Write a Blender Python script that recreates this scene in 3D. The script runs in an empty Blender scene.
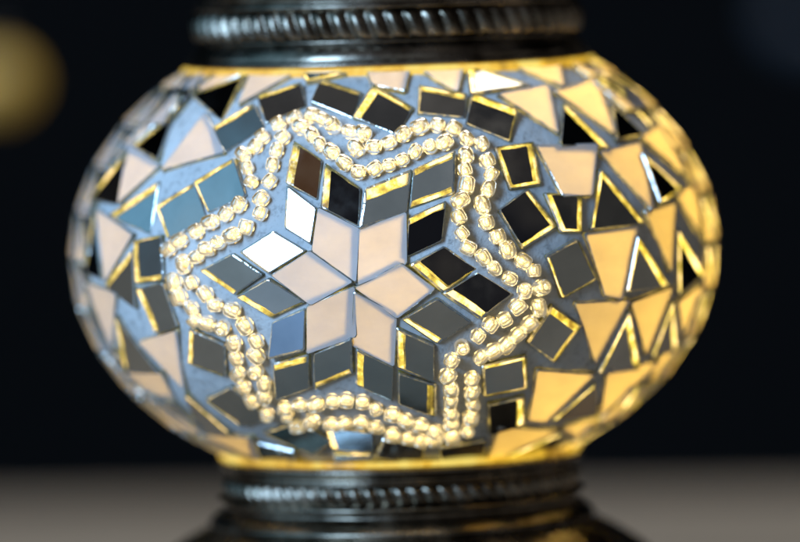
import bpy, math, random
from mathutils import Vector, Matrix
random.seed(7)
R = math.radians
S = 0.0002                       # one photo pixel at the lamp, in metres
C = bpy.context.scene.collection
sc = bpy.context.scene

# ------------------------------------------------------------------ camera
D, ELEV, ROLL, FPX = 1.2, R(3.0), R(1.75), 6000.0
cam_d = bpy.data.cameras.new('camera'); cam = bpy.data.objects.new('camera', cam_d); C.objects.link(cam)
sc.camera = cam
CPOS = Vector((0, -D*math.cos(ELEV), D*math.sin(ELEV)))
def basis(aim):
    f = (aim-CPOS).normalized(); r0 = f.cross(Vector((0, 0, 1))).normalized(); u0 = r0.cross(f)
    r = r0*math.cos(ROLL) - u0*math.sin(ROLL); u = u0*math.cos(ROLL) + r0*math.sin(ROLL)
    return f, r, u
f_, r_, u_ = basis(Vector((0, 0, 0)))
AIM = r_*(400-394)*S - u_*(271-249.5)*S
FWD, RGT, UPV = basis(AIM)
cam.matrix_world = Matrix(((RGT.x, UPV.x, -FWD.x, CPOS.x), (RGT.y, UPV.y, -FWD.y, CPOS.y), (RGT.z, UPV.z, -FWD.z, CPOS.z), (0, 0, 0, 1)))
cam_d.sensor_width = 36; cam_d.lens = 36*FPX/800
cam_d.clip_start = 0.05; cam_d.clip_end = 60
cam_d.dof.use_dof = True; cam_d.dof.focus_distance = D-0.0625
cam_d.dof.aperture_fstop = cam_d.lens*0.001/0.049

# ------------------------------------------------------------------ world (surroundings seen only by reflection)
W = bpy.data.worlds.new('World'); sc.world = W; W.use_nodes = True
nt = W.node_tree; nt.nodes.clear()
def wn(t, **k):
    n = nt.nodes.new(t)
    for a, b in k.items(): setattr(n, a, b)
    return n
wout = wn('ShaderNodeOutputWorld'); bg = wn('ShaderNodeBackground'); nt.links.new(bg.outputs[0], wout.inputs[0])
tc = wn('ShaderNodeTexCoord')
def direc(az, el):               # azimuth 0 = towards the camera, negative = left of the photo
    az, el = R(az), R(el)
    return Vector((math.sin(az)*math.cos(el), -math.cos(az)*math.cos(el), math.sin(el)))
prev = None
base = wn('ShaderNodeRGB'); base.outputs[0].default_value = (.010, .011, .016, 1); prev = base.outputs[0]
WORLD = [  # az, el, radius, softness, colour
    (-76, 30, 30, 9, (.22, .52, .80)),
    (10, 36, 13, 5, (.20, .23, .26)),
    (-22, 46, 10, 5, (.10, .045, .02)),
    (-20, 80, 24, 12, (.05, .05, .055)),
    (80, 15, 12, 8, (.03, .03, .03)),
]
for az, el, rad, soft, col in WORLD:
    d = wn('ShaderNodeVectorMath', operation='DOT_PRODUCT'); d.inputs[1].default_value = direc(az, el)
    nt.links.new(tc.outputs['Generated'], d.inputs[0])
    m = wn('ShaderNodeMapRange', interpolation_type='SMOOTHSTEP')
    m.inputs[1].default_value = math.cos(R(rad+soft)); m.inputs[2].default_value = math.cos(R(max(rad-soft, .5)))
    nt.links.new(d.outputs['Value'], m.inputs[0])
    x = wn('ShaderNodeMix', data_type='RGBA')
    nt.links.new(m.outputs[0], x.inputs[0]); nt.links.new(prev, x.inputs[6]); x.inputs[7].default_value = (*col, 1)
    prev = x.outputs[2]
wz = wn('ShaderNodeTexNoise'); wz.inputs['Scale'].default_value = 8.5; wz.inputs['Detail'].default_value = 2
nt.links.new(tc.outputs['Generated'], wz.inputs['Vector'])
wr = wn('ShaderNodeValToRGB'); e = wr.color_ramp.elements
for q_ in range(2): e.new(.5)
for k_, (p_, c_) in enumerate([(.40, (0, 0, 0)), (.54, (.03, .025, .02)), (.61, (.09, .075, .06)), (.68, (.38, .36, .32))]):
    e[k_].position = p_; e[k_].color = (*c_, 1)
nt.links.new(wz.outputs[0], wr.inputs[0])
wa = wn('ShaderNodeMix', data_type='RGBA', blend_type='ADD'); wa.inputs[0].default_value = 1
nt.links.new(prev, wa.inputs[6]); nt.links.new(wr.outputs[0], wa.inputs[7]); prev = wa.outputs[2]
nt.links.new(prev, bg.inputs[0]); bg.inputs[1].default_value = 1.0

# ------------------------------------------------------------------ window light, upper left behind the camera
def area(name, az, el, dist, w, h, L, col):
    l = bpy.data.lights.new(name, 'AREA'); l.shape = 'RECTANGLE'; l.size = w; l.size_y = h
    l.energy = L*math.pi*w*h; l.color = col
    o = bpy.data.objects.new(name, l); C.objects.link(o)
    o.location = direc(az, el)*dist
    o.rotation_euler = (-o.location).to_track_quat('-Z', 'Y').to_euler()
    return o
area('window_light', -39, 24, 1.8, 0.5, 1.15, 21.0, (.40, .66, 1.0))
area('added_table_fill', 172, 62, 2.0, 1.2, 0.8, 5.0, (1.0, .88, .74))  # unseen fill lamp, added to brighten the table behind the lamp
sc.view_settings.view_transform = 'Standard'; sc.view_settings.look = 'None'
sc.view_settings.exposure = 0; sc.view_settings.gamma = 1
sc.render.engine = 'CYCLES'
sc.cycles.use_denoising = True
sc.cycles.max_bounces = 9; sc.cycles.transmission_bounces = 9; sc.cycles.glossy_bounces = 4; sc.cycles.diffuse_bounces = 3
sc.cycles.caustics_reflective = False; sc.cycles.caustics_refractive = False

# ------------------------------------------------------------------ materials
def mat(name):
    m = bpy.data.materials.new(name); m.use_nodes = True
    t = m.node_tree; p = t.nodes['Principled BSDF']
    return m, t, p
def noise(t, scale, detail=3, rough=.5, coord='Object', stretch=None):
    c = t.nodes.new('ShaderNodeTexCoord'); n = t.nodes.new('ShaderNodeTexNoise')
    n.inputs['Scale'].default_value = scale; n.inputs['Detail'].default_value = detail; n.inputs['Roughness'].default_value = rough
    src = c.outputs[coord]
    if stretch:
        mp = t.nodes.new('ShaderNodeMapping'); mp.inputs['Scale'].default_value = stretch
        t.links.new(src, mp.inputs[0]); src = mp.outputs[0]
    t.links.new(src, n.inputs['Vector'])
    return n
def ramp(t, src, stops):
    r = t.nodes.new('ShaderNodeValToRGB'); e = r.color_ramp.elements
    while len(e) < len(stops): e.new(0.5)
    for k, (p, c) in enumerate(stops):
        e[k].position = p; e[k].color = (*c, 1) if len(c) == 3 else c
    t.links.new(src, r.inputs[0]); return r
def bump(t, p, src, strength, dist):
    b = t.nodes.new('ShaderNodeBump'); b.inputs['Strength'].default_value = strength; b.inputs['Distance'].default_value = dist
    t.links.new(src, b.inputs['Height']); t.links.new(b.outputs[0], p.inputs['Normal']); return b

M_grout, t, p = mat('grout')
n = noise(t, 260, 6, .65); n2 = noise(t, 60, 3)
r = ramp(t, n2.outputs[0], [(.3, (.52, .54, .56)), (.7, (.70, .72, .74))]); t.links.new(r.outputs[0], p.inputs['Base Color'])
p.inputs['Roughness'].default_value = .75; bump(t, p, n.outputs[0], .9, .0006)
n4 = noise(t, 700, 4, .7)
d = ramp(t, n4.outputs[0], [(.30, (.45,)*3), (.48, (1,)*3)]); x = t.nodes.new('ShaderNodeMix'); x.data_type = 'RGBA'; x.blend_type = 'MULTIPLY'; x.inputs[0].default_value = .8
t.links.new(r.outputs[0], x.inputs[6]); t.links.new(d.outputs[0], x.inputs[7]); t.links.new(x.outputs[2], p.inputs['Base Color'])

M_opal, t, p = mat('opal_glass')
n = noise(t, 90, 4, .6)
oi = t.nodes.new('ShaderNodeObjectInfo')
r = ramp(t, n.outputs[0], [(.3, (.47, .44, .45)), (.7, (.57, .53, .54))]); t.links.new(r.outputs[0], p.inputs['Base Color'])
p.inputs['Roughness'].default_value = .22; p.inputs['Coat Weight'].default_value = .2
def translucent(t, p, col):      # glass that passes the bulb's light, added to its surface reflection
    tr = t.nodes.new('ShaderNodeBsdfTranslucent'); ad = t.nodes.new('ShaderNodeAddShader')
    if isinstance(col, tuple): tr.inputs[0].default_value = (*col, 1)
    else: t.links.new(col, tr.inputs[0])
    t.links.new(p.outputs[0], ad.inputs[0]); t.links.new(tr.outputs[0], ad.inputs[1])
    out = [n for n in t.nodes if n.type == 'OUTPUT_MATERIAL'][0]; t.links.new(ad.outputs[0], out.inputs[0])
nst = noise(t, 130, 6, .7, stretch=(1, 1, 2.2))
e = ramp(t, nst.outputs[0], [(.28, (.215, .182, .064)), (.5, (.25, .215, .082)), (.75, (.285, .25, .10))])
hv = t.nodes.new('ShaderNodeHueSaturation'); mm = t.nodes.new('ShaderNodeMapRange'); mm.inputs[3].default_value = .82; mm.inputs[4].default_value = 1.15
t.links.new(oi.outputs['Random'], mm.inputs[0]); t.links.new(mm.outputs[0], hv.inputs['Value']); t.links.new(e.outputs[0], hv.inputs['Color'])
translucent(t, p, hv.outputs[0])

M_mirror, t, p = mat('mirror_glass')
n = noise(t, 130, 3, .6)
r = ramp(t, n.outputs[0], [(.3, (.48, .50, .49)), (.7, (.56, .58, .57))]); t.links.new(r.outputs[0], p.inputs['Base Color'])
p.inputs['Metallic'].default_value = 1; p.inputs['Roughness'].default_value = .05
n3 = noise(t, 45, 1.5); bump(t, p, n3.outputs[0], .4, .0010)
r2 = ramp(t, n.outputs[0], [(.4, (.03,)*3), (.75, (.16,)*3)]); t.links.new(r2.outputs[0], p.inputs['Roughness'])
M_blue_refl = M_mirror.copy(); M_blue_refl.name = 'mirror_glass_blue_reflection'  # plain mirror glass with a blue reflection painted into its tint
for nd in M_blue_refl.node_tree.nodes:
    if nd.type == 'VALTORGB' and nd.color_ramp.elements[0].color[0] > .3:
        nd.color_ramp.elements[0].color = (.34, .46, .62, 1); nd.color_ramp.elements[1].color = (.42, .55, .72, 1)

def lit(name, c0, c1, c2, s, scale, glows=False):
    m, t, p = mat(name)
    n = noise(t, scale, 4, .65)
    r = ramp(t, n.outputs[0], [(.34, c0), (.47, c1), (.60, c2)])
    if glows: t.links.new(r.outputs[0], p.inputs['Emission Color']); p.inputs['Emission Strength'].default_value = s
    else:
        hs = t.nodes.new('ShaderNodeHueSaturation'); hs.inputs['Value'].default_value = s; t.links.new(r.outputs[0], hs.inputs['Color']); translucent(t, p, hs.outputs[0])
    p.inputs['Base Color'].default_value = (.10, .09, .06, 1); p.inputs['Roughness'].default_value = .12
    n2 = noise(t, scale*1.6, 2); bump(t, p, n2.outputs[0], .5, .0004)
    return m
M_lit = lit('lit_glass_edge', (.12, .10, .015), (.38, .41, .10), (1.0, 1.0, .95), 1.2, 250)
M_seam = lit('glass_seam', (.005, .005, .003), (.03, .03, .012), (.25, .25, .12), 1.0, 330)
M_seam.node_tree.nodes['Principled BSDF'].inputs['Base Color'].default_value = (.42, .43, .42, 1)
M_seam.node_tree.nodes['Principled BSDF'].inputs['Metallic'].default_value = .7
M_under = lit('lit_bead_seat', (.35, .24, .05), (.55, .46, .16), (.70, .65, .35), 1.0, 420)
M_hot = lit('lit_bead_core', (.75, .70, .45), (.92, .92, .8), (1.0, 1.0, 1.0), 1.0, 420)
hp = M_hot.node_tree.nodes['Principled BSDF']; hp.inputs['Emission Color'].default_value = (1, .80, .42, 1); hp.inputs['Emission Strength'].default_value = .9  # emission stands in for bulb light focused by the bead
M_side_refl = lit('glass_side_and_reflection', (.02, .02, .003), (.22, .22, .04), (.50, .52, .2), 1.0, 260)
M_neck = lit('neck_leak_glow', (.30, .15, .01), (.90, .52, .03), (1.0, .75, .15), 1.0, 110, True)

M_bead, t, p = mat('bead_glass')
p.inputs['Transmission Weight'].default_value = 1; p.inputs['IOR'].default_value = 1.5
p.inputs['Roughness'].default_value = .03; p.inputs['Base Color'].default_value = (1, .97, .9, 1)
p.inputs['Emission Color'].default_value = (1, .75, .33, 1); p.inputs['Emission Strength'].default_value = .24  # glow stands in for bulb light passing through the bead

def metal(name, c0, c1, ro):
    m, t, p = mat(name)
    n = noise(t, 90, 5, .6)
    r = ramp(t, n.outputs[0], [(.35, c0), (.7, c1)]); t.links.new(r.outputs[0], p.inputs['Base Color'])
    p.inputs['Metallic'].default_value = 1
    rr = ramp(t, n.outputs[0], [(.3, (ro, ro, ro)), (.75, (ro+.2,)*3)]); t.links.new(rr.outputs[0], p.inputs['Roughness'])
    n2 = noise(t, 500, 3); bump(t, p, n2.outputs[0], .15, .0003)
    return m
M_metal = metal('tarnished_metal', (.09, .075, .055), (.36, .31, .25), .16)
M_hole, t, p = mat('pierced_dark'); p.inputs['Base Color'].default_value = (.01, .012, .02, 1); p.inputs['Roughness'].default_value = .3
M_black, t, p = mat('dark_metal'); p.inputs['Base Color'].default_value = (.02, .02, .02, 1); p.inputs['Roughness'].default_value = .5

M_table, t, p = mat('table_top')
n = noise(t, 6, 6, .6, stretch=(1, 6, 1)); n2 = noise(t, 1.3, 2)
r = ramp(t, n.outputs[0], [(.3, (.23, .18, .13)), (.7, (.36, .285, .21))]); t.links.new(r.outputs[0], p.inputs['Base Color'])
p.inputs['Roughness'].default_value = .6; bump(t, p, n.outputs[0], .2, .002)
M_wall, t, p = mat('dark_wall')
n = noise(t, 1.2, 3)
r = ramp(t, n.outputs[0], [(.4, (.005, .005, .006)), (.65, (.015, .012, .013))]); t.links.new(r.outputs[0], p.inputs['Base Color'])
p.inputs['Roughness'].default_value = .9
def glow(name, col, s, basec=(.4, .3, .1)):
    m, t, p = mat(name)
    n = noise(t, 120, 3)
    r = ramp(t, n.outputs[0], [(.42, tuple(c*.35 for c in col)), (.6, col)]); t.links.new(r.outputs[0], p.inputs['Emission Color'])
    p.inputs['Emission Strength'].default_value = s; p.inputs['Base Color'].default_value = (*basec, 1); p.inputs['Roughness'].default_value = .3
    return m
M_amber = glow('amber_glass', (.95, .56, .07), .40)
M_pale = glow('pale_glass', (.10, .13, .2), .03, (.10, .12, .16))

# ------------------------------------------------------------------ helpers
def link_mesh(name, verts, faces, mats, mi=None, parent=None, smooth=False):
    me = bpy.data.meshes.new(name); me.from_pydata([tuple(v) for v in verts], [], faces)
    for m in mats: me.materials.append(m)
    if mi: me.polygons.foreach_set('material_index', mi)
    if smooth: me.polygons.foreach_set('use_smooth', [True]*len(me.polygons))
    me.update()
    o = bpy.data.objects.new(name, me); C.objects.link(o)
    if parent: o.parent = parent
    return o
def empty(name, loc, label, cat):
    o = bpy.data.objects.new(name, None); C.objects.link(o); o.location = loc
    o.empty_display_size = .02; o['label'] = label; o['category'] = cat
    return o
def smooth_prof(pr, n=6):        # Catmull-Rom through (r, z) points
    out = []
    for i in range(len(pr)-1):
        p0 = pr[max(i-1, 0)]; p1 = pr[i]; p2 = pr[i+1]; p3 = pr[min(i+2, len(pr)-1)]
        for k in range(n):
            t = k/n
            out.append(tuple(.5*((2*p1[j]) + (-p0[j]+p2[j])*t + (2*p0[j]-5*p1[j]+4*p2[j]-p3[j])*t*t + (-p0[j]+3*p1[j]-3*p2[j]+p3[j])*t**3) for j in (0, 1)))
    out.append(pr[-1]); return out
def lathe(name, prof, m, parent, seg=128, loc=(0, 0, 0), close=True):
    vs, fs = [], []
    for r, z in prof:
        for k in range(seg):
            a = 2*math.pi*k/seg; vs.append((loc[0]+r*math.cos(a), loc[1]+r*math.sin(a), loc[2]+z))
    for i in range(len(prof)-1):
        for k in range(seg):
            k2 = (k+1) % seg
            fs.append((i*seg+k, i*seg+k2, (i+1)*seg+k2, (i+1)*seg+k))
    if close:
        fs.append(tuple(range(seg-1, -1, -1))); fs.append(tuple((len(prof)-1)*seg+k for k in range(seg)))
    o = link_mesh(name, vs, fs, [m], parent=parent, smooth=True)
    return o
px = lambda pr: [(r*S, z*S) for r, z in pr]

# ------------------------------------------------------------------ setting
ZT = -0.091
TY = 0.45
vs = []
n_x, n_y = 2, 2
def box(name, x0, x1, y0, y1, z0, z1, m, kind=None, bev=0.0):
    v = [(x, y, z) for z in (z0, z1) for y in (y0, y1) for x in (x0, x1)]
    f = [(0, 2, 3, 1), (4, 5, 7, 6), (0, 1, 5, 4), (2, 6, 7, 3), (0, 4, 6, 2), (1, 3, 7, 5)]
    o = link_mesh(name, v, f, [m])
    if bev:
        b = o.modifiers.new('bevel', 'BEVEL'); b.width = bev; b.segments = 3
    if kind: o['kind'] = kind
    return o
tt = box('table_top', -2.2, 2.2, -2.7, 0, -.04, 0, M_table, 'structure', .008)
tt.location = (0, TY, ZT); tt.rotation_euler = (0, 0, R(-9))
box('back_wall', -6, 6, 4.0, 4.2, -2, 4, M_wall, 'structure')
box('ceiling', -6, 6, .6, 4.0, 2.6, 2.7, M_wall, 'structure')
box('floor', -6, 6, -4, 4.0, -1.1, -0.95, M_wall, 'structure')

# ------------------------------------------------------------------ the lamp
lamp = empty('table_lamp', (0, 0, ZT), 'large glowing mosaic glass lamp with mirrored star and dark metal collars', 'lamp')
GA, GB = 319*S, 233.5*S
BULB = .46
def to_local(o):                 # children keep their world place
    o.matrix_parent_inverse = Matrix.Translation((0, 0, -ZT))
globe = bpy.data.objects.new('glass_globe', bpy.data.meshes.new('glass_globe')); C.objects.link(globe); globe.parent = lamp; to_local(globe)

def cast(u, v):
    d = (FWD + RGT*((u-400)/FPX) - UPV*((v-271)/FPX))
    for k in range(60):
        o = CPOS
        a = (d.x**2+d.y**2)/GA**2 + d.z**2/GB**2
        b = 2*((o.x*d.x+o.y*d.y)/GA**2 + o.z*d.z/GB**2)
        c = (o.x**2+o.y**2)/GA**2 + o.z**2/GB**2 - 1
        q = b*b-4*a*c
        if q >= 0:
            P = o + d*((-b-math.sqrt(q))/(2*a)); return P
        u += (394-u)*.01; v += (249.5-v)*.01
        d = (FWD + RGT*((u-400)/FPX) - UPV*((v-271)/FPX))
def gnorm(P): return Vector((P.x/GA**2, P.y/GA**2, P.z/GB**2)).normalized()

INFO = []
def tile_from_points(name, pts, widths, m_face, m_strip, h=.0011, target=None, jitter=1.2, lim=9, hide=False):
    c = sum(pts, Vector())/len(pts)
    n = Vector()
    for i in range(len(pts)): n += (pts[i]-c).cross(pts[(i+1) % len(pts)]-c)
    n.normalize(); g = gnorm(c)
    if n.dot(g) < 0: n = -n; pts = pts[::-1]; widths = widths[::-1]; widths = widths[1:]+widths[:1]
    if target is not None:       # hand-set pieces lean a few degrees
        view = (CPOS-c).normalized(); want = (direc(*target)+view).normalized()
        ang = n.angle(want); k = min(1, R(lim)/max(ang, 1e-6)); n = n.slerp(want, k)
    else:
        ax = Vector((random.gauss(0, 1), random.gauss(0, 1), random.gauss(0, 1))).normalized()
        n = (n + ax*R(jitter)).normalized()
    ex = (pts[1]-pts[0]); ex = (ex - n*ex.dot(n)).normalized(); ey = n.cross(ex)
    q = [((p-c).dot(ex), (p-c).dot(ey)) for p in pts]
    N = len(q)
    cx = sum(a for a, b in q)/N; cy = sum(b for a, b in q)/N
    # inset by edge widths
    for tries in range(6):
        lines = []
        for i in range(N):
            a = Vector(q[i]); b = Vector(q[(i+1) % N]); dd = (b-a).normalized(); nn = Vector((-dd.y, dd.x))
            lines.append((a+nn*widths[i]*S, dd))
        ins = []
        ok = True
        for i in range(N):
            (a, da), (b, db) = lines[i-1], lines[i]
            den = da.x*db.y-da.y*db.x
            if abs(den) < 1e-5: ins.append(Vector(q[i])*.8); continue
            tt = ((b.x-a.x)*db.y-(b.y-a.y)*db.x)/den
            ins.append(a+da*tt)
        for i in range(N):
            e1 = Vector(q[(i+1) % N])-Vector(q[i]); e2 = ins[(i+1) % N]-ins[i]
            if e1.dot(e2) <= 0 or e2.length < .0006: ok = False
        if ok: break
        widths = [w*.7 for w in widths]
    # hand-cut outline: nibbled edges and blunt corners
    SUB = 4
    q2, i2, w2 = [], [], []
    for i in range(N):
        a, b = Vector(q[i]), Vector(q[(i+1) % N]); u, v = ins[i], ins[(i+1) % N]
        dd = (b-a).normalized(); nn = Vector((-dd.y, dd.x))
        for k in range(SUB):
            f = (.035, .33, .66, .965)[k]
            j1 = random.uniform(-.25, .3)*S; j2 = random.uniform(-.10, .16)*min(widths[i], 5)*S
            q2.append(a.lerp(b, f)+nn*j1); i2.append(u.lerp(v, f)+nn*j2); w2.append(widths[i])
    q, ins, N, wsrc = q2, i2, len(q2), w2
    P = lambda a, z: c + ex*a[0] + ey*a[1] + n*z
    HOLES.append([p.lerp(c, .10) for p in pts])
    # multi-step bevel: wall foot, wall top, rim crest, face
    foot = [P(a, -.0022) for a in q]
    mid = [P(a, h*.55) for a in q]
    mid2 = [P(Vector(a).lerp(b, .22), h*.88) for a, b in zip(q, ins)]
    face = [P(a, h) for a in ins]
    sp = [random.uniform(.5, .95) for _ in range(N//SUB)]
    mid3 = [a.lerp(b, sp[i//SUB]) for i, (a, b) in enumerate(zip(mid2, face))]
    V = foot+mid+mid2+mid3+face
    F, MI = [], []
    for i in range(N):
        j = (i+1) % N
        k = 1 if wsrc[i] > 2.55 else 2
        F.append((i, j, N+j, N+i)); MI.append(3)
        F.append((N+i, N+j, 2*N+j, 2*N+i)); MI.append(2)
        on = k == 1 and (i % SUB != SUB-1 or wsrc[j] > 2.55)
        F.append((2*N+i, 2*N+j, 3*N+j, 3*N+i)); MI.append(1 if on else 2)
        F.append((3*N+i, 3*N+j, 4*N+j, 4*N+i)); MI.append(3 if on else 2)  # inner band: mirror image of the lit edge, put into the colour
    F.append(tuple(range(4*N, 5*N))); MI.append(0)
    view = (CPOS-c).normalized(); r = (2*n.dot(view))*n - view
    INFO.append((name, [round(math.degrees(math.atan2(r.x, -r.y))), round(math.degrees(math.asin(max(-1, min(1, r.z)))))], c))
    if hide and max(gnorm(p).dot((CPOS-p).normalized()) for p in pts) < .02:
        REAR.append((V, F, [4 if x == 3 else x if x else (3 if m_face is M_opal else 0) for x in MI])); return None
    o = link_mesh(name, V, F, [m_face, m_strip, M_seam, M_side_refl], MI, parent=globe)
    return o
REAR = []; HOLES = []
i_star = [0]
def T(pts, widths=None, kind='m', strip=None, aim=None, h=.0011, lim=9, blue=False):
    cu = sum(a[0] for a in pts)/len(pts); cv = sum(a[1] for a in pts)/len(pts)
    ex_ = (.4 if kind == 'm' and i_star[0] < 24 else 3.4 if kind == 'm' and i_star[0] > 40 else 1.4 if kind == 'm' else 4.8); i_star[0] += 1
    pts = [(u+(u-cu)/math.hypot(u-cu, v-cv)*ex_, v+(v-cv)/math.hypot(u-cu, v-cv)*ex_) for u, v in pts]
    P = [cast(*a) for a in pts]
    widths = list(widths) if widths else [0]*len(pts)
    widths = [w*1.2 if w > 4 else w for w in widths]
    widths = [w if w > 0 else (1.3 if kind == 'm' else .8) for w in widths]
    if kind == 'm':
        return tile_from_points('mirror_tile', P, widths, M_blue_refl if blue else M_mirror, strip or M_lit, h, aim, lim=lim)
    return tile_from_points('opal_tile', P, widths, M_opal, strip or M_lit, h, aim, .6)

# --- the star: six opal rhombi, twelve mirror rhombi
for q in ([(321,211),(357,231),(356,280),(316,250)], [(276,275),(311,254),(351,281),(312,301)],
          [(311,307),(354,287),(354,333),(310,349)], [(356,292),(394,315),(393,361),(355,342)],
          [(358,287),(401,266),(432,288),(397,314)], [(361,232),(405,215),(404,262),(360,283)]):
    T(q, kind='o')
MT = [
 ([(295,144),(323,161),(318,201),(286,184)], [2.6,0,0,7], (-22,46)),
 ([(326,165),(361,188),(359,227),(321,208)], [3,0,0,6], (-8,20)),
 ([(289,186),(318,209),(312,245),(285,228)], [0,0,0,2.4], (-38,20)),
 ([(274,231),(308,251),(270,274),(241,252)], [0,0,2.3,2.3], (-42,8)),
 ([(234,253),(266,274),(236,295),(201,270)], [0,0,5,2], (-62,-8)),
 ([(270,277),(307,302),(272,318),(238,295)], [0,3,5.5,0], (-40,-30)),
 ([(272,321),(306,307),(308,349),(272,358)], [2.4,0,2.4,0], (-58,8)),
 ([(274,362),(310,351),(311,386),(277,397)], [6,0,0,0], None),
 ([(314,352),(353,335),(354,372),(315,387)], [0,2.3,6,0], None),
 ([(356,345),(394,365),(393,399),(356,383)], [0,0,2.3,6.5], None),
 ([(398,369),(436,383),(436,414),(398,401)], [0,7.5,0,0], None),
 ([(396,325),(434,343),(434,380),(397,366)], [2.3,0,2.3,7], None),
 ([(400,318),(437,297),(471,321),(437,343)], [0,0,2.3,5.5], None),
 ([(407,265),(444,246),(480,269),(441,293)], [0,2.3,3,7], (40,4)),
 ([(440,293),(478,272),(513,294),(478,319)], [0,0,2.3,7], (48,10)),
 ([(408,218),(446,201),(442,241),(406,258)], [5,0,0,0], (6,8)),
 ([(365,189),(412,170),(407,214),(359,231)], [11,0,2.3,2.3], (6,36)),
 ([(413,170),(455,153),(454,194),(409,210)], [6,2.3,5.5,0], (12,38)),
 # pieces round the bead star
 ([(260,101),(302,87),(306,108),(267,124)], [5,0,0,0], (-24,46)),
 ([(216,131),(255,107),(265,128),(226,154)], [7,0,0,0], (-50,56)),
 ([(323,85),(362,94),(353,118),(312,105)], [6,0,0,0], (5,48)),
 ([(374,90),(413,109),(398,135),(353,119)], [7,0,0,8], (10,40)),
 ([(419,90),(466,97),(463,119),(418,115)], [8,0,2.4,2.4], (36,56)),
 ([(471,97),(516,113),(510,143),(466,125)], [9,3,2.4,0], (38,52)),
 ([(494,149),(532,144),(540,185),(509,190)], [4.5,8,3.5,3.5], None),
 ([(498,211),(526,190),(556,227),(521,249)], [0,5,4.5,0], None),
 ([(543,194),(580,197),(580,232),(559,232)], [2.6,6,2.6,5], None),
 ([(545,256),(575,239),(594,279),(560,298)], [2.3,2.6,2.6,2.6], None),
 ([(550,304),(580,325),(552,361),(526,341)], [7,5.5,2.4,2.4], None),
 ([(482,364),(525,354),(526,386),(483,394)], [3,4.5,4,2.3], None),
 ([(488,402),(523,394),(523,421),(488,431)], [0,7,0,0], None),
 ([(192,327),(226,343),(228,374),(191,361)], [0,0,3,5], None),
 ([(208,397),(233,385),(270,416),(243,422)], [0,0,0,4], None),
 ([(139,288),(166,282),(180,325),(158,332)], [0,0,0,9], None),
 ([(137,241),(165,235),(166,280),(139,283)], [3,0,5,7], None),
 ([(162,208),(196,185),(206,219),(172,238)], [5,0,0,4], (-78,25)),
 ([(199,183),(237,162),(245,196),(210,211)], [5,0,0,3], (-72,28)),
 ([(328,425),(370,430),(372,447),(334,444)], [0,0,0,6], None),
 ([(266,430),(300,422),(330,437),(312,449)], [0,0,0,4], None),
 ([(385,437),(422,444),(418,458),(378,452)], [0,0,0,2.4], None),
 ([(441,444),(483,438),(480,454),(443,455)], [0,2.4,0,0], None),
 ([(258,441),(292,448),(296,458),(264,456)], [0,0,0,2.6], None),
 ([(336,449),(372,450),(370,457),(338,456)], [2.6,0,0,0], None),
 # mirror triangles of the outer field
 ([(197,100),(249,79),(223,120)], [5,5,0], (-60,60)),
 ([(468,68),(530,89),(472,96)], [6,2.4,6], None),
 ([(562,106),(609,150),(560,147)], [10,0,0], None),
 ([(598,171),(642,224),(590,229)], [7,0,3], None),
 ([(636,237),(664,284),(625,290)], [8,0,2.6], None),
 ([(640,156),(678,190),(657,202)], [6,3,0], None),
 ([(603,84),(630,90),(648,130)], [6,0,5], None),
 ([(609,107),(639,137),(615,140)], [3,0,2.4], None),
 ([(552,58),(590,56),(606,82)], [7,4,4], None),
 ([(675,230),(698,272),(675,292)], [8,0,3], None),
 ([(627,311),(636,365),(597,370)], [8,0,3], None),
 ([(669,300),(672,346),(650,353)], [7,0,2.6], None),
 ([(592,383),(592,410),(552,417)], [0,0,2.6], None),
 ([(560,430),(548,447),(498,456)], [2.4,6,4], None),
 ([(160,183),(150,232),(117,217)], [0,0,8], (-85,20)),
 ([(131,153),(120,203),(97,200)], [0,0,8], (-80,20)),
 ([(178,113),(161,160),(138,148)], [0,0,9], None),
 ([(202,72),(190,99),(168,95)], [0,0,4], None),
 ([(97,212),(106,277),(90,270)], [0,0,6], None),
 ([(136,250),(139,306),(110,284)], [0,0,6], None),
 ([(119,314),(160,369),(128,368)], [0,0,8], None),
 ([(188,391),(233,431),(204,427)], [4,0,0], None),
 ([(92,300),(118,352),(106,345)], [0,0,3], None),
 ([(304,74),(338,69),(345,77),(310,84)], [3,3,3,3], None),
]
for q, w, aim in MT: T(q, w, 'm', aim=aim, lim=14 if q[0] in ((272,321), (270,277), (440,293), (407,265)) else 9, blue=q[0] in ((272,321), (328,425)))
OT = [
 [(207,118),(224,154),(166,171)], [(203,96),(213,72),(252,74)], [(258,72),(303,72),(243,106)],
 [(366,67),(409,67),(402,92),(376,86)], [(412,67),(462,66),(455,93)], [(500,64),(552,61),(560,88)],
 [(499,98),(545,90),(555,134)], [(555,95),(592,84),(611,135)], [(537,149),(592,149),(588,194),(562,195)],
 [(599,155),(636,147),(648,210)], [(584,236),(634,229),(618,296),(603,292)], [(644,215),(671,206),(667,271)],
 [(640,140),(657,130),(680,175)], [(674,196),(692,188),(694,231)], [(575,304),(625,300),(593,360)],
 [(630,303),(668,288),(643,352)], [(677,303),(700,283),(686,342)], [(607,369),(655,360),(598,411)],
 [(537,370),(591,373),(545,416),(529,416)], [(500,425),(556,428),(486,459)], [(562,425),(627,404),(580,438)],
 [(657,360),(690,336),(642,399)], [(102,212),(134,236),(110,280)], [(79,204),(94,211),(80,267)],
 [(133,149),(160,168),(123,203)], [(158,97),(186,102),(140,143)], [(149,106),(136,146),(118,138)],
 [(112,142),(129,149),(90,192)], [(91,283),(118,295),(116,346)], [(70,267),(87,279),(88,325)],
 [(145,341),(179,331),(187,386)], [(131,371),(165,374),(194,424)], [(208,431),(250,436),(262,456)],
 [(98,332),(117,352),(130,384)], [(130,378),(158,400),(186,424)], [(608,70),(640,93),(652,118)],
 [(656,118),(682,150),(690,182)],
]
i_star[0] = 99
for q in OT: T(q, None, 'o')

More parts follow.
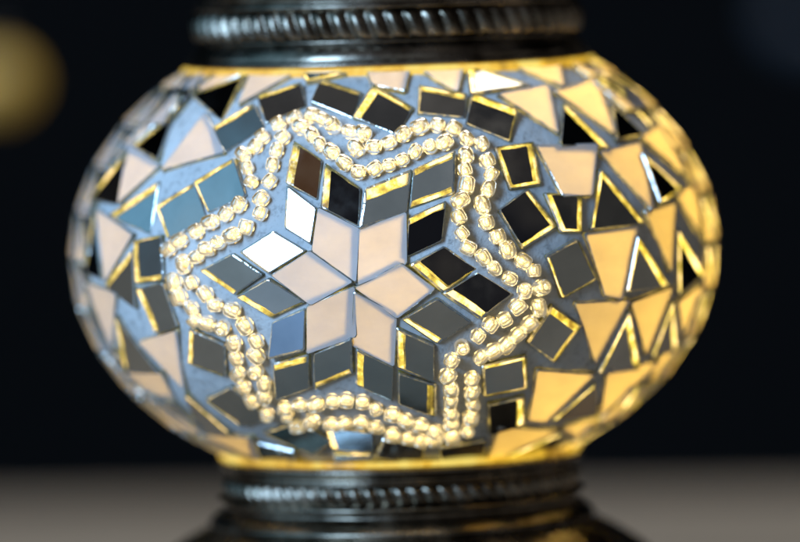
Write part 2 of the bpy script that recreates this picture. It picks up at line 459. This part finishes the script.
# --- rim and rear field, rows of alternating triangles round the far side
def ell(lon, lat_z):
    r = GA*math.sqrt(max(0, 1-(lat_z/GB)**2))
    return Vector((r*math.sin(lon), -r*math.cos(lon), lat_z))
rows = [(-200, -170), (-167, -132), (-129, -90), (-87, -46), (-43, 0), (3, 46), (49, 90), (93, 130), (133, 163), (166, 186)]
cm = co = 0
for ri, (z0, z1) in enumerate(rows):
    rr = 325*math.sqrt(1-(((z0+z1)/2)/236.5)**2)
    lo0, lo1 = R(71 if 1 < ri < 8 else 60), R(360-69 if 1 < ri < 8 else 360-55)
    ncol = max(6, int((lo1-lo0)*rr/40))
    dl = (lo1-lo0)/ncol
    for k in range(ncol):
        a = lo0+dl*k; g = dl*.05
        j = lambda: random.uniform(-.08, .08)*dl
        up = [ell(a+g+j(), z0*S), ell(a+dl-2*g+j(), z0*S), ell(a+g+j(), z1*S)]
        dn = [ell(a+dl-g+j(), (z0+4)*S), ell(a+dl-g+j(), z1*S), ell(a+4*g+j(), z1*S)]
        tile_from_points('opal_tile', up, [.8]*3, M_opal, M_lit, .0011, None, .8, hide=True); co += 1
        if cm < 36 or True:
            tile_from_points('mirror_tile', dn, [1.3, 1.3, 5], M_mirror, M_lit, .0011, None, .8, hide=True); cm += 1

V, F, MI = [], [], []
for v, f, m in REAR:
    k = len(V); V += v; F += [tuple(i+k for i in q) for q in f]; MI += m
o = link_mesh('mosaic_tiles', V, F, [M_mirror, M_lit, M_seam, M_opal, M_side_refl], MI, parent=globe); o['kind'] = 'stuff'

# --- beads
inner = [(284,140),(278,153),(274,167),(271,183),(263,200),(262,214),(248,228),(234,236),(221,243),(210,249),(199,257),(187,264),
 (194,282),(208,293),(218,304),(235,309),(247,324),(258,339),(258,353),(258,369),(266,381),(266,393),(286,405),(301,402),(317,401),
 (333,398),(347,397),(363,399),(376,406),(392,411),(405,417),(420,422),(434,428),(450,421),(450,410),(450,398),(450,386),(447,373),
 (451,358),(461,345),(477,334),(489,323),(503,318),(516,305),(523,290),(508,278),(493,268),(482,257),(467,248),(461,234),
 (458,218),(459,202),(466,187),(464,172),(465,158),(444,145),(430,149),(415,154),(402,162),(389,167),(375,171),(359,174),(345,165),
 (332,154),(321,147),(313,138),(303,130)]
outer = [(314,118),(296,121),(280,127),(264,139),(257,149),(245,157),(249,170),(253,183),(241,206),(228,215),(213,223),(199,232),
 (183,241),(172,249),(177,281),(182,296),(194,307),(197,319),(210,322),(225,326),(236,341),(238,356),(240,371),(245,384),(253,398),
 (268,411),(288,413),(299,423),(313,418),(332,421),(345,420),(361,419),(376,424),(392,431),(407,435),(420,438),(434,436),(451,433),
 (466,427),(470,414),(472,401),(471,389),(471,376),(480,355),(492,349),(505,343),(516,333),(528,322),(537,306),(539,287),
 (532,270),(521,261),(506,250),(496,237),(485,223),(481,206),(487,190),(490,176),(486,163),(481,146),(466,141),(453,131),
 (437,128),(419,130),(403,137),(389,145),(374,149),(357,151),(363,136),(350,134),(334,129),(324,122)]
def bead_mesh(seg=14, ring=10, Ro=1.0, hole=.28, L=.96):
    vs, fs = [], []
    rc = (Ro+hole)/2; rt = (Ro-hole)/2
    for i in range(seg):
        a = 2*math.pi*i/seg
        for j in range(ring):
            b = 2*math.pi*j/ring
            cb, sb = math.cos(b), math.sin(b)
            e = .72
            rr = rc+rt*math.copysign(abs(cb)**e, cb); x = L*math.copysign(abs(sb)**e, sb)
            vs.append(Vector((x, rr*math.cos(a), rr*math.sin(a))))
    for i in range(seg):
        for j in range(ring):
            i2, j2 = (i+1) % seg, (j+1) % ring
            fs.append((i*ring+j, i2*ring+j, i2*ring+j2, i*ring+j2))
    return vs, fs
bv, bf = bead_mesh()
beads = []
for line in (inner, outer):
    for i, q in enumerate(line):
        P = cast(*q); A = cast(*line[i-1]); B = cast(*line[(i+1) % len(line)])
        if (A-P).length > .0045: A = P*2-B
        if (B-P).length > .0045: B = P*2-A
        g = gnorm(P); tx = (B-A); tx = (tx-g*tx.dot(g)).normalized()
        ta = random.gauss(0, .35); ty = g.cross(tx)
        tx, ty = tx*math.cos(ta)+ty*math.sin(ta), ty*math.cos(ta)-tx*math.sin(ta)
        tl = random.gauss(0, .22) + (1.2 if random.random() < .10 else 0)
        tx2 = tx*math.cos(tl)+g*math.sin(tl); gz = g*math.cos(tl)-tx*math.sin(tl)
        s = random.uniform(6.6, 8.1)*S; sl = s*random.uniform(.85, 1.1)
        near = 99
        c = P + g*(s*.62)
        ty_ = g.cross(tx); HOLES.append([P+(tx*math.cos(a*math.pi/4)+ty_*math.sin(a*math.pi/4))*s*.92 for a in range(8)])
        V = [c + tx2*(v.x*sl) + ty*(v.y*s) + gz*(v.z*s) for v in bv]
        F = [f[::-1] for f in bf]; MI = [0]*len(F)
        k0 = len(V); K = 12
        V.append(P-g*(s*.40))
        for k in range(K):
            a = 2*math.pi*k/K; V.append(P-g*(s*.36) + (tx*math.cos(a)+ty*math.sin(a))*s*1.10)
        for k in range(K):
            a = 2*math.pi*k/K; V.append(P-g*(s*.39) + (tx*math.cos(a)+ty*math.sin(a))*s*.80)
        for k in range(K):
            k2 = (k+1) % K
            F.append((k0, k0+1+K+k, k0+1+K+k2)); MI.append(2)
            F.append((k0+1+K+k, k0+1+k, k0+1+k2, k0+1+K+k2)); MI.append(1)
        beads.append((V, F, MI, P))
beads.sort(key=lambda b: -gnorm(b[3]).dot((CPOS-b[3]).normalized()))
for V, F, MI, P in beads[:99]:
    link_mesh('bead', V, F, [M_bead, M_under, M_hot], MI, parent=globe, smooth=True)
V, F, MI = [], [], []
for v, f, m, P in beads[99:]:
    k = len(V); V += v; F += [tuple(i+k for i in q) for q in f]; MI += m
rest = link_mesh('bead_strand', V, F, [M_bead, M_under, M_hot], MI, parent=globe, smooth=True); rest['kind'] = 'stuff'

# --- the grouted shell, open behind every piece of glass so the bulb inside shines through
from mathutils.geometry import delaunay_2d_cdt
NL, NZ, Z0, Z1 = 160, 48, -208, 192
gv = [Vector((-180+360*i/NL, Z0+(Z1-Z0)*j/NZ)) for j in range(NZ+1) for i in range(NL+1)]
KX = 325*math.pi/180
gv = [Vector((v.x*KX, v.y)) for v in gv]
for v in gv[:]: pass
inner_ = [v for v in gv]
edges = []; polys = []
for H in HOLES:
    q = [(math.degrees(math.atan2(p.x, -p.y))*KX, p.z/S) for p in H]
    if max(a for a, b in q)-min(a for a, b in q) > 180*KX*.9: continue
    if min(b for a, b in q) < Z0+2 or max(b for a, b in q) > Z1-2: continue
    k = len(inner_); inner_ += [Vector(p) for p in q]
    edges += [(k+i, k+(i+1) % len(q)) for i in range(len(q))]; polys.append(q)
rv, re_, rf, _, _, _ = delaunay_2d_cdt(inner_, edges, [], 0, 1e-4)
boxes = [(min(a for a, b in q), max(a for a, b in q), min(b for a, b in q), max(b for a, b in q), q) for q in polys]
def inside(x, y, q):
    c = False
    for i in range(len(q)):
        (x1, y1), (x2, y2) = q[i-1], q[i]
        if (y1 > y) != (y2 > y) and x < (x2-x1)*(y-y1)/(y2-y1)+x1: c = not c
    return c
F = []
for f in rf:
    x = sum(rv[k].x for k in f)/len(f); y = sum(rv[k].y for k in f)/len(f)
    if not any(b[0] < x < b[1] and b[2] < y < b[3] and inside(x, y, b[4]) for b in boxes): F.append(tuple(f))
V = [ell(v.x/KX*math.pi/180, v.y*S) for v in rv]
me = globe.data; me.from_pydata([tuple(v) for v in V], [], F); me.materials.append(M_grout)
me.polygons.foreach_set('use_smooth', [True]*len(me.polygons)); me.update()
me.normals_split_custom_set_from_vertices([tuple(gnorm(v)) for v in V])
bl = bpy.data.lights.new('bulb', 'POINT'); bl.energy = BULB; bl.color = (1.0, .66, .26); bl.shadow_soft_size = .010
bo = bpy.data.objects.new('bulb', bl); C.objects.link(bo); bo.location = (.021, .004, .002)

# --- bare glass necks; emission stands in for bulb light leaking at the metal
nk = lathe('glass_rim', px([(202+5*math.cos(a*math.pi/6), 183+4.5*math.sin(a*math.pi/6)) for a in range(-5, 7)]), M_neck, globe, 128, close=False)
nk2 = lathe('glass_rim', px([(178+3.5*math.cos(a*math.pi/6), -200.5+2.8*math.sin(a*math.pi/6)) for a in range(-6, 6)]), M_neck, globe, 128, close=False)

# --- metal collars
def rope(name, r, z, hh, amp, N, slant, parent):
    seg, tn = N*10, 12
    rnd = [random.random() for _ in range(N)]
    vs, fs = [], []
    for i in range(tn+1):
        t = -1+2*i/tn
        for k in range(seg):
            th = 2*math.pi*k/seg
            rid = abs(math.cos(N/2*th + slant*t)); ki = int((N/2*th + slant*t)/math.pi+.5) % N
            rid *= .80+.28*rnd[ki]; 
            cap = math.sqrt(max(0, 1-t*t))
            rad = r + amp*cap*(.25+.75*rid**.7)
            vs.append((rad*S*math.cos(th), rad*S*math.sin(th), (z+hh*t)*S))
    for i in range(tn):
        for k in range(seg):
            k2 = (k+1) % seg
            fs.append((i*seg+k, i*seg+k2, (i+1)*seg+k2, (i+1)*seg+k))
    return link_mesh(name, vs, fs, [M_metal], parent=parent, smooth=True)
collar = lathe('top_collar', px([(186, 190), (200, 187), (203, 188.5), (203, 191), (199, 193.5)] +
     smooth_prof([(198, 194), (197, 198), (194, 203), (190, 207.5), (188, 211)], 5) + [(192, 211.5), (187, 213), (186, 242), (192, 244), (193, 247), (188, 249)] +
     smooth_prof([(186, 250), (186, 262), (178, 290), (150, 320), (90, 342), (30, 350)], 6) + smooth_prof([(22, 354), (24, 362), (14, 370), (20, 380), (0.5, 396)], 4)), M_metal, lamp, 160)
to_local(collar)
rp = rope('rope_band', 187, 227.5, 15, 10, 66, .95, collar); to_rope = rp
basep = lathe('lamp_base', px([(160, -206), (176, -204), (181, -205), (183, -208)] + smooth_prof([(181, -210), (176, -214), (175, -217), (178, -219.5)], 4) +
     [(178, -221), (171, -222), (171, -242), (180, -243), (183, -245)] + smooth_prof([(182, -247), (176, -250), (176, -254), (182, -258), (189, -263), (193, -268), (191, -272)], 4) +
     smooth_prof([(188, -273), (201, -277), (226, -290), (252, -312), (268, -360), (276, -405), (290, -425), (298, -440), (296, -454)], 6))[::-1], M_metal, lamp, 160)
to_local(basep)
rb = rope('rope_band', 171, -232, 10, 8, 72, .9, basep)
# pierced ornaments on the dome of the base
k = 0
for a in range(0, 360, 24):
    th = R(a+6); rr, z = 207*S, -284*S
    c = Vector((rr*math.sin(th), -rr*math.cos(th), z)); nrm = Vector((math.sin(th)*.62, -math.cos(th)*.62, .78)).normalized()
    ex = nrm.cross(Vector((0, 0, 1))).normalized(); ey = nrm.cross(ex)
    V, F, MI = [], [], []
    K = 16
    for rad, hh in ((9.5, -.5), (9, 1.4), (7, 2.0), (5.5, 1.2), (5.2, .6)):
        for q in range(K):
            b = 2*math.pi*q/K; V.append(c+ex*math.cos(b)*rad*S+ey*math.sin(b)*rad*S*1.2+nrm*hh*S)
    for i in range(4):
        for q in range(K):
            q2 = (q+1) % K; F.append((i*K+q, i*K+q2, (i+1)*K+q2, (i+1)*K+q)); MI.append(0)
    F.append(tuple(4*K+q for q in range(K))); MI.append(1)
    link_mesh('pierced_stud', V, F, [M_metal, M_hole], MI, parent=basep, smooth=True)

# ------------------------------------------------------------------ two lamps far behind, out of focus
def small_lamp(loc, a, zc, mglass, label, name='hanging_lamp'):
    t = empty(name, loc, label, 'lamp')
    g = []
    for k in range(25):
        s = -1+2*k/24
        g.append((a*math.sqrt(max(.06, 1-s*s)), zc+a*.74*s))
    lathe('glass_globe', g, mglass, t, 48)
    lathe('collar', [(a*.5, zc+a*.70), (a*.52, zc+a*.78), (a*.4, zc+a*.95), (a*.1, zc+a*1.1)], M_black, t, 32)
    lathe('cord', [(.0016, zc+a*1.1), (.0016, 2.6-loc[2]+.001)], M_black, t, 10)
    lathe('finial', [(.0005, zc-a*1.0), (a*.2, zc-a*.88), (a*.3, zc-a*.72), (a*.45, zc-a*.66)], M_black, t, 24)
    return t
def at(u, v, y):                  # world point on the pixel's ray at depth y
    d = (FWD + RGT*((u-400)/FPX) - UPV*((v-271)/FPX)); return CPOS + d*((y-CPOS.y)/d.y)
p_ = at(-12, 82, 0.50)
small_lamp((p_.x, p_.y, p_.z), 0.0115, 0, M_amber, 'small amber glass lamp hanging out of focus at the left edge')
p_ = at(812, 14, 1.1)
small_lamp((p_.x, p_.y, p_.z), .012, 0, M_pale, 'dim pale blue glass lamp, blurred, in the top right corner')

# children of the globe are written in world coordinates: cancel the parents' offset
bpy.context.view_layer.update()
for o in globe.children: o.matrix_parent_inverse = globe.matrix_world.inverted()
for par in (collar, basep):
    for o in par.children: o.matrix_parent_inverse = par.matrix_world.inverted()
if __name__ == '__main__':
    import os
    if os.environ.get('DBG'):
        for n_, a_, c_ in INFO: print(n_, a_)
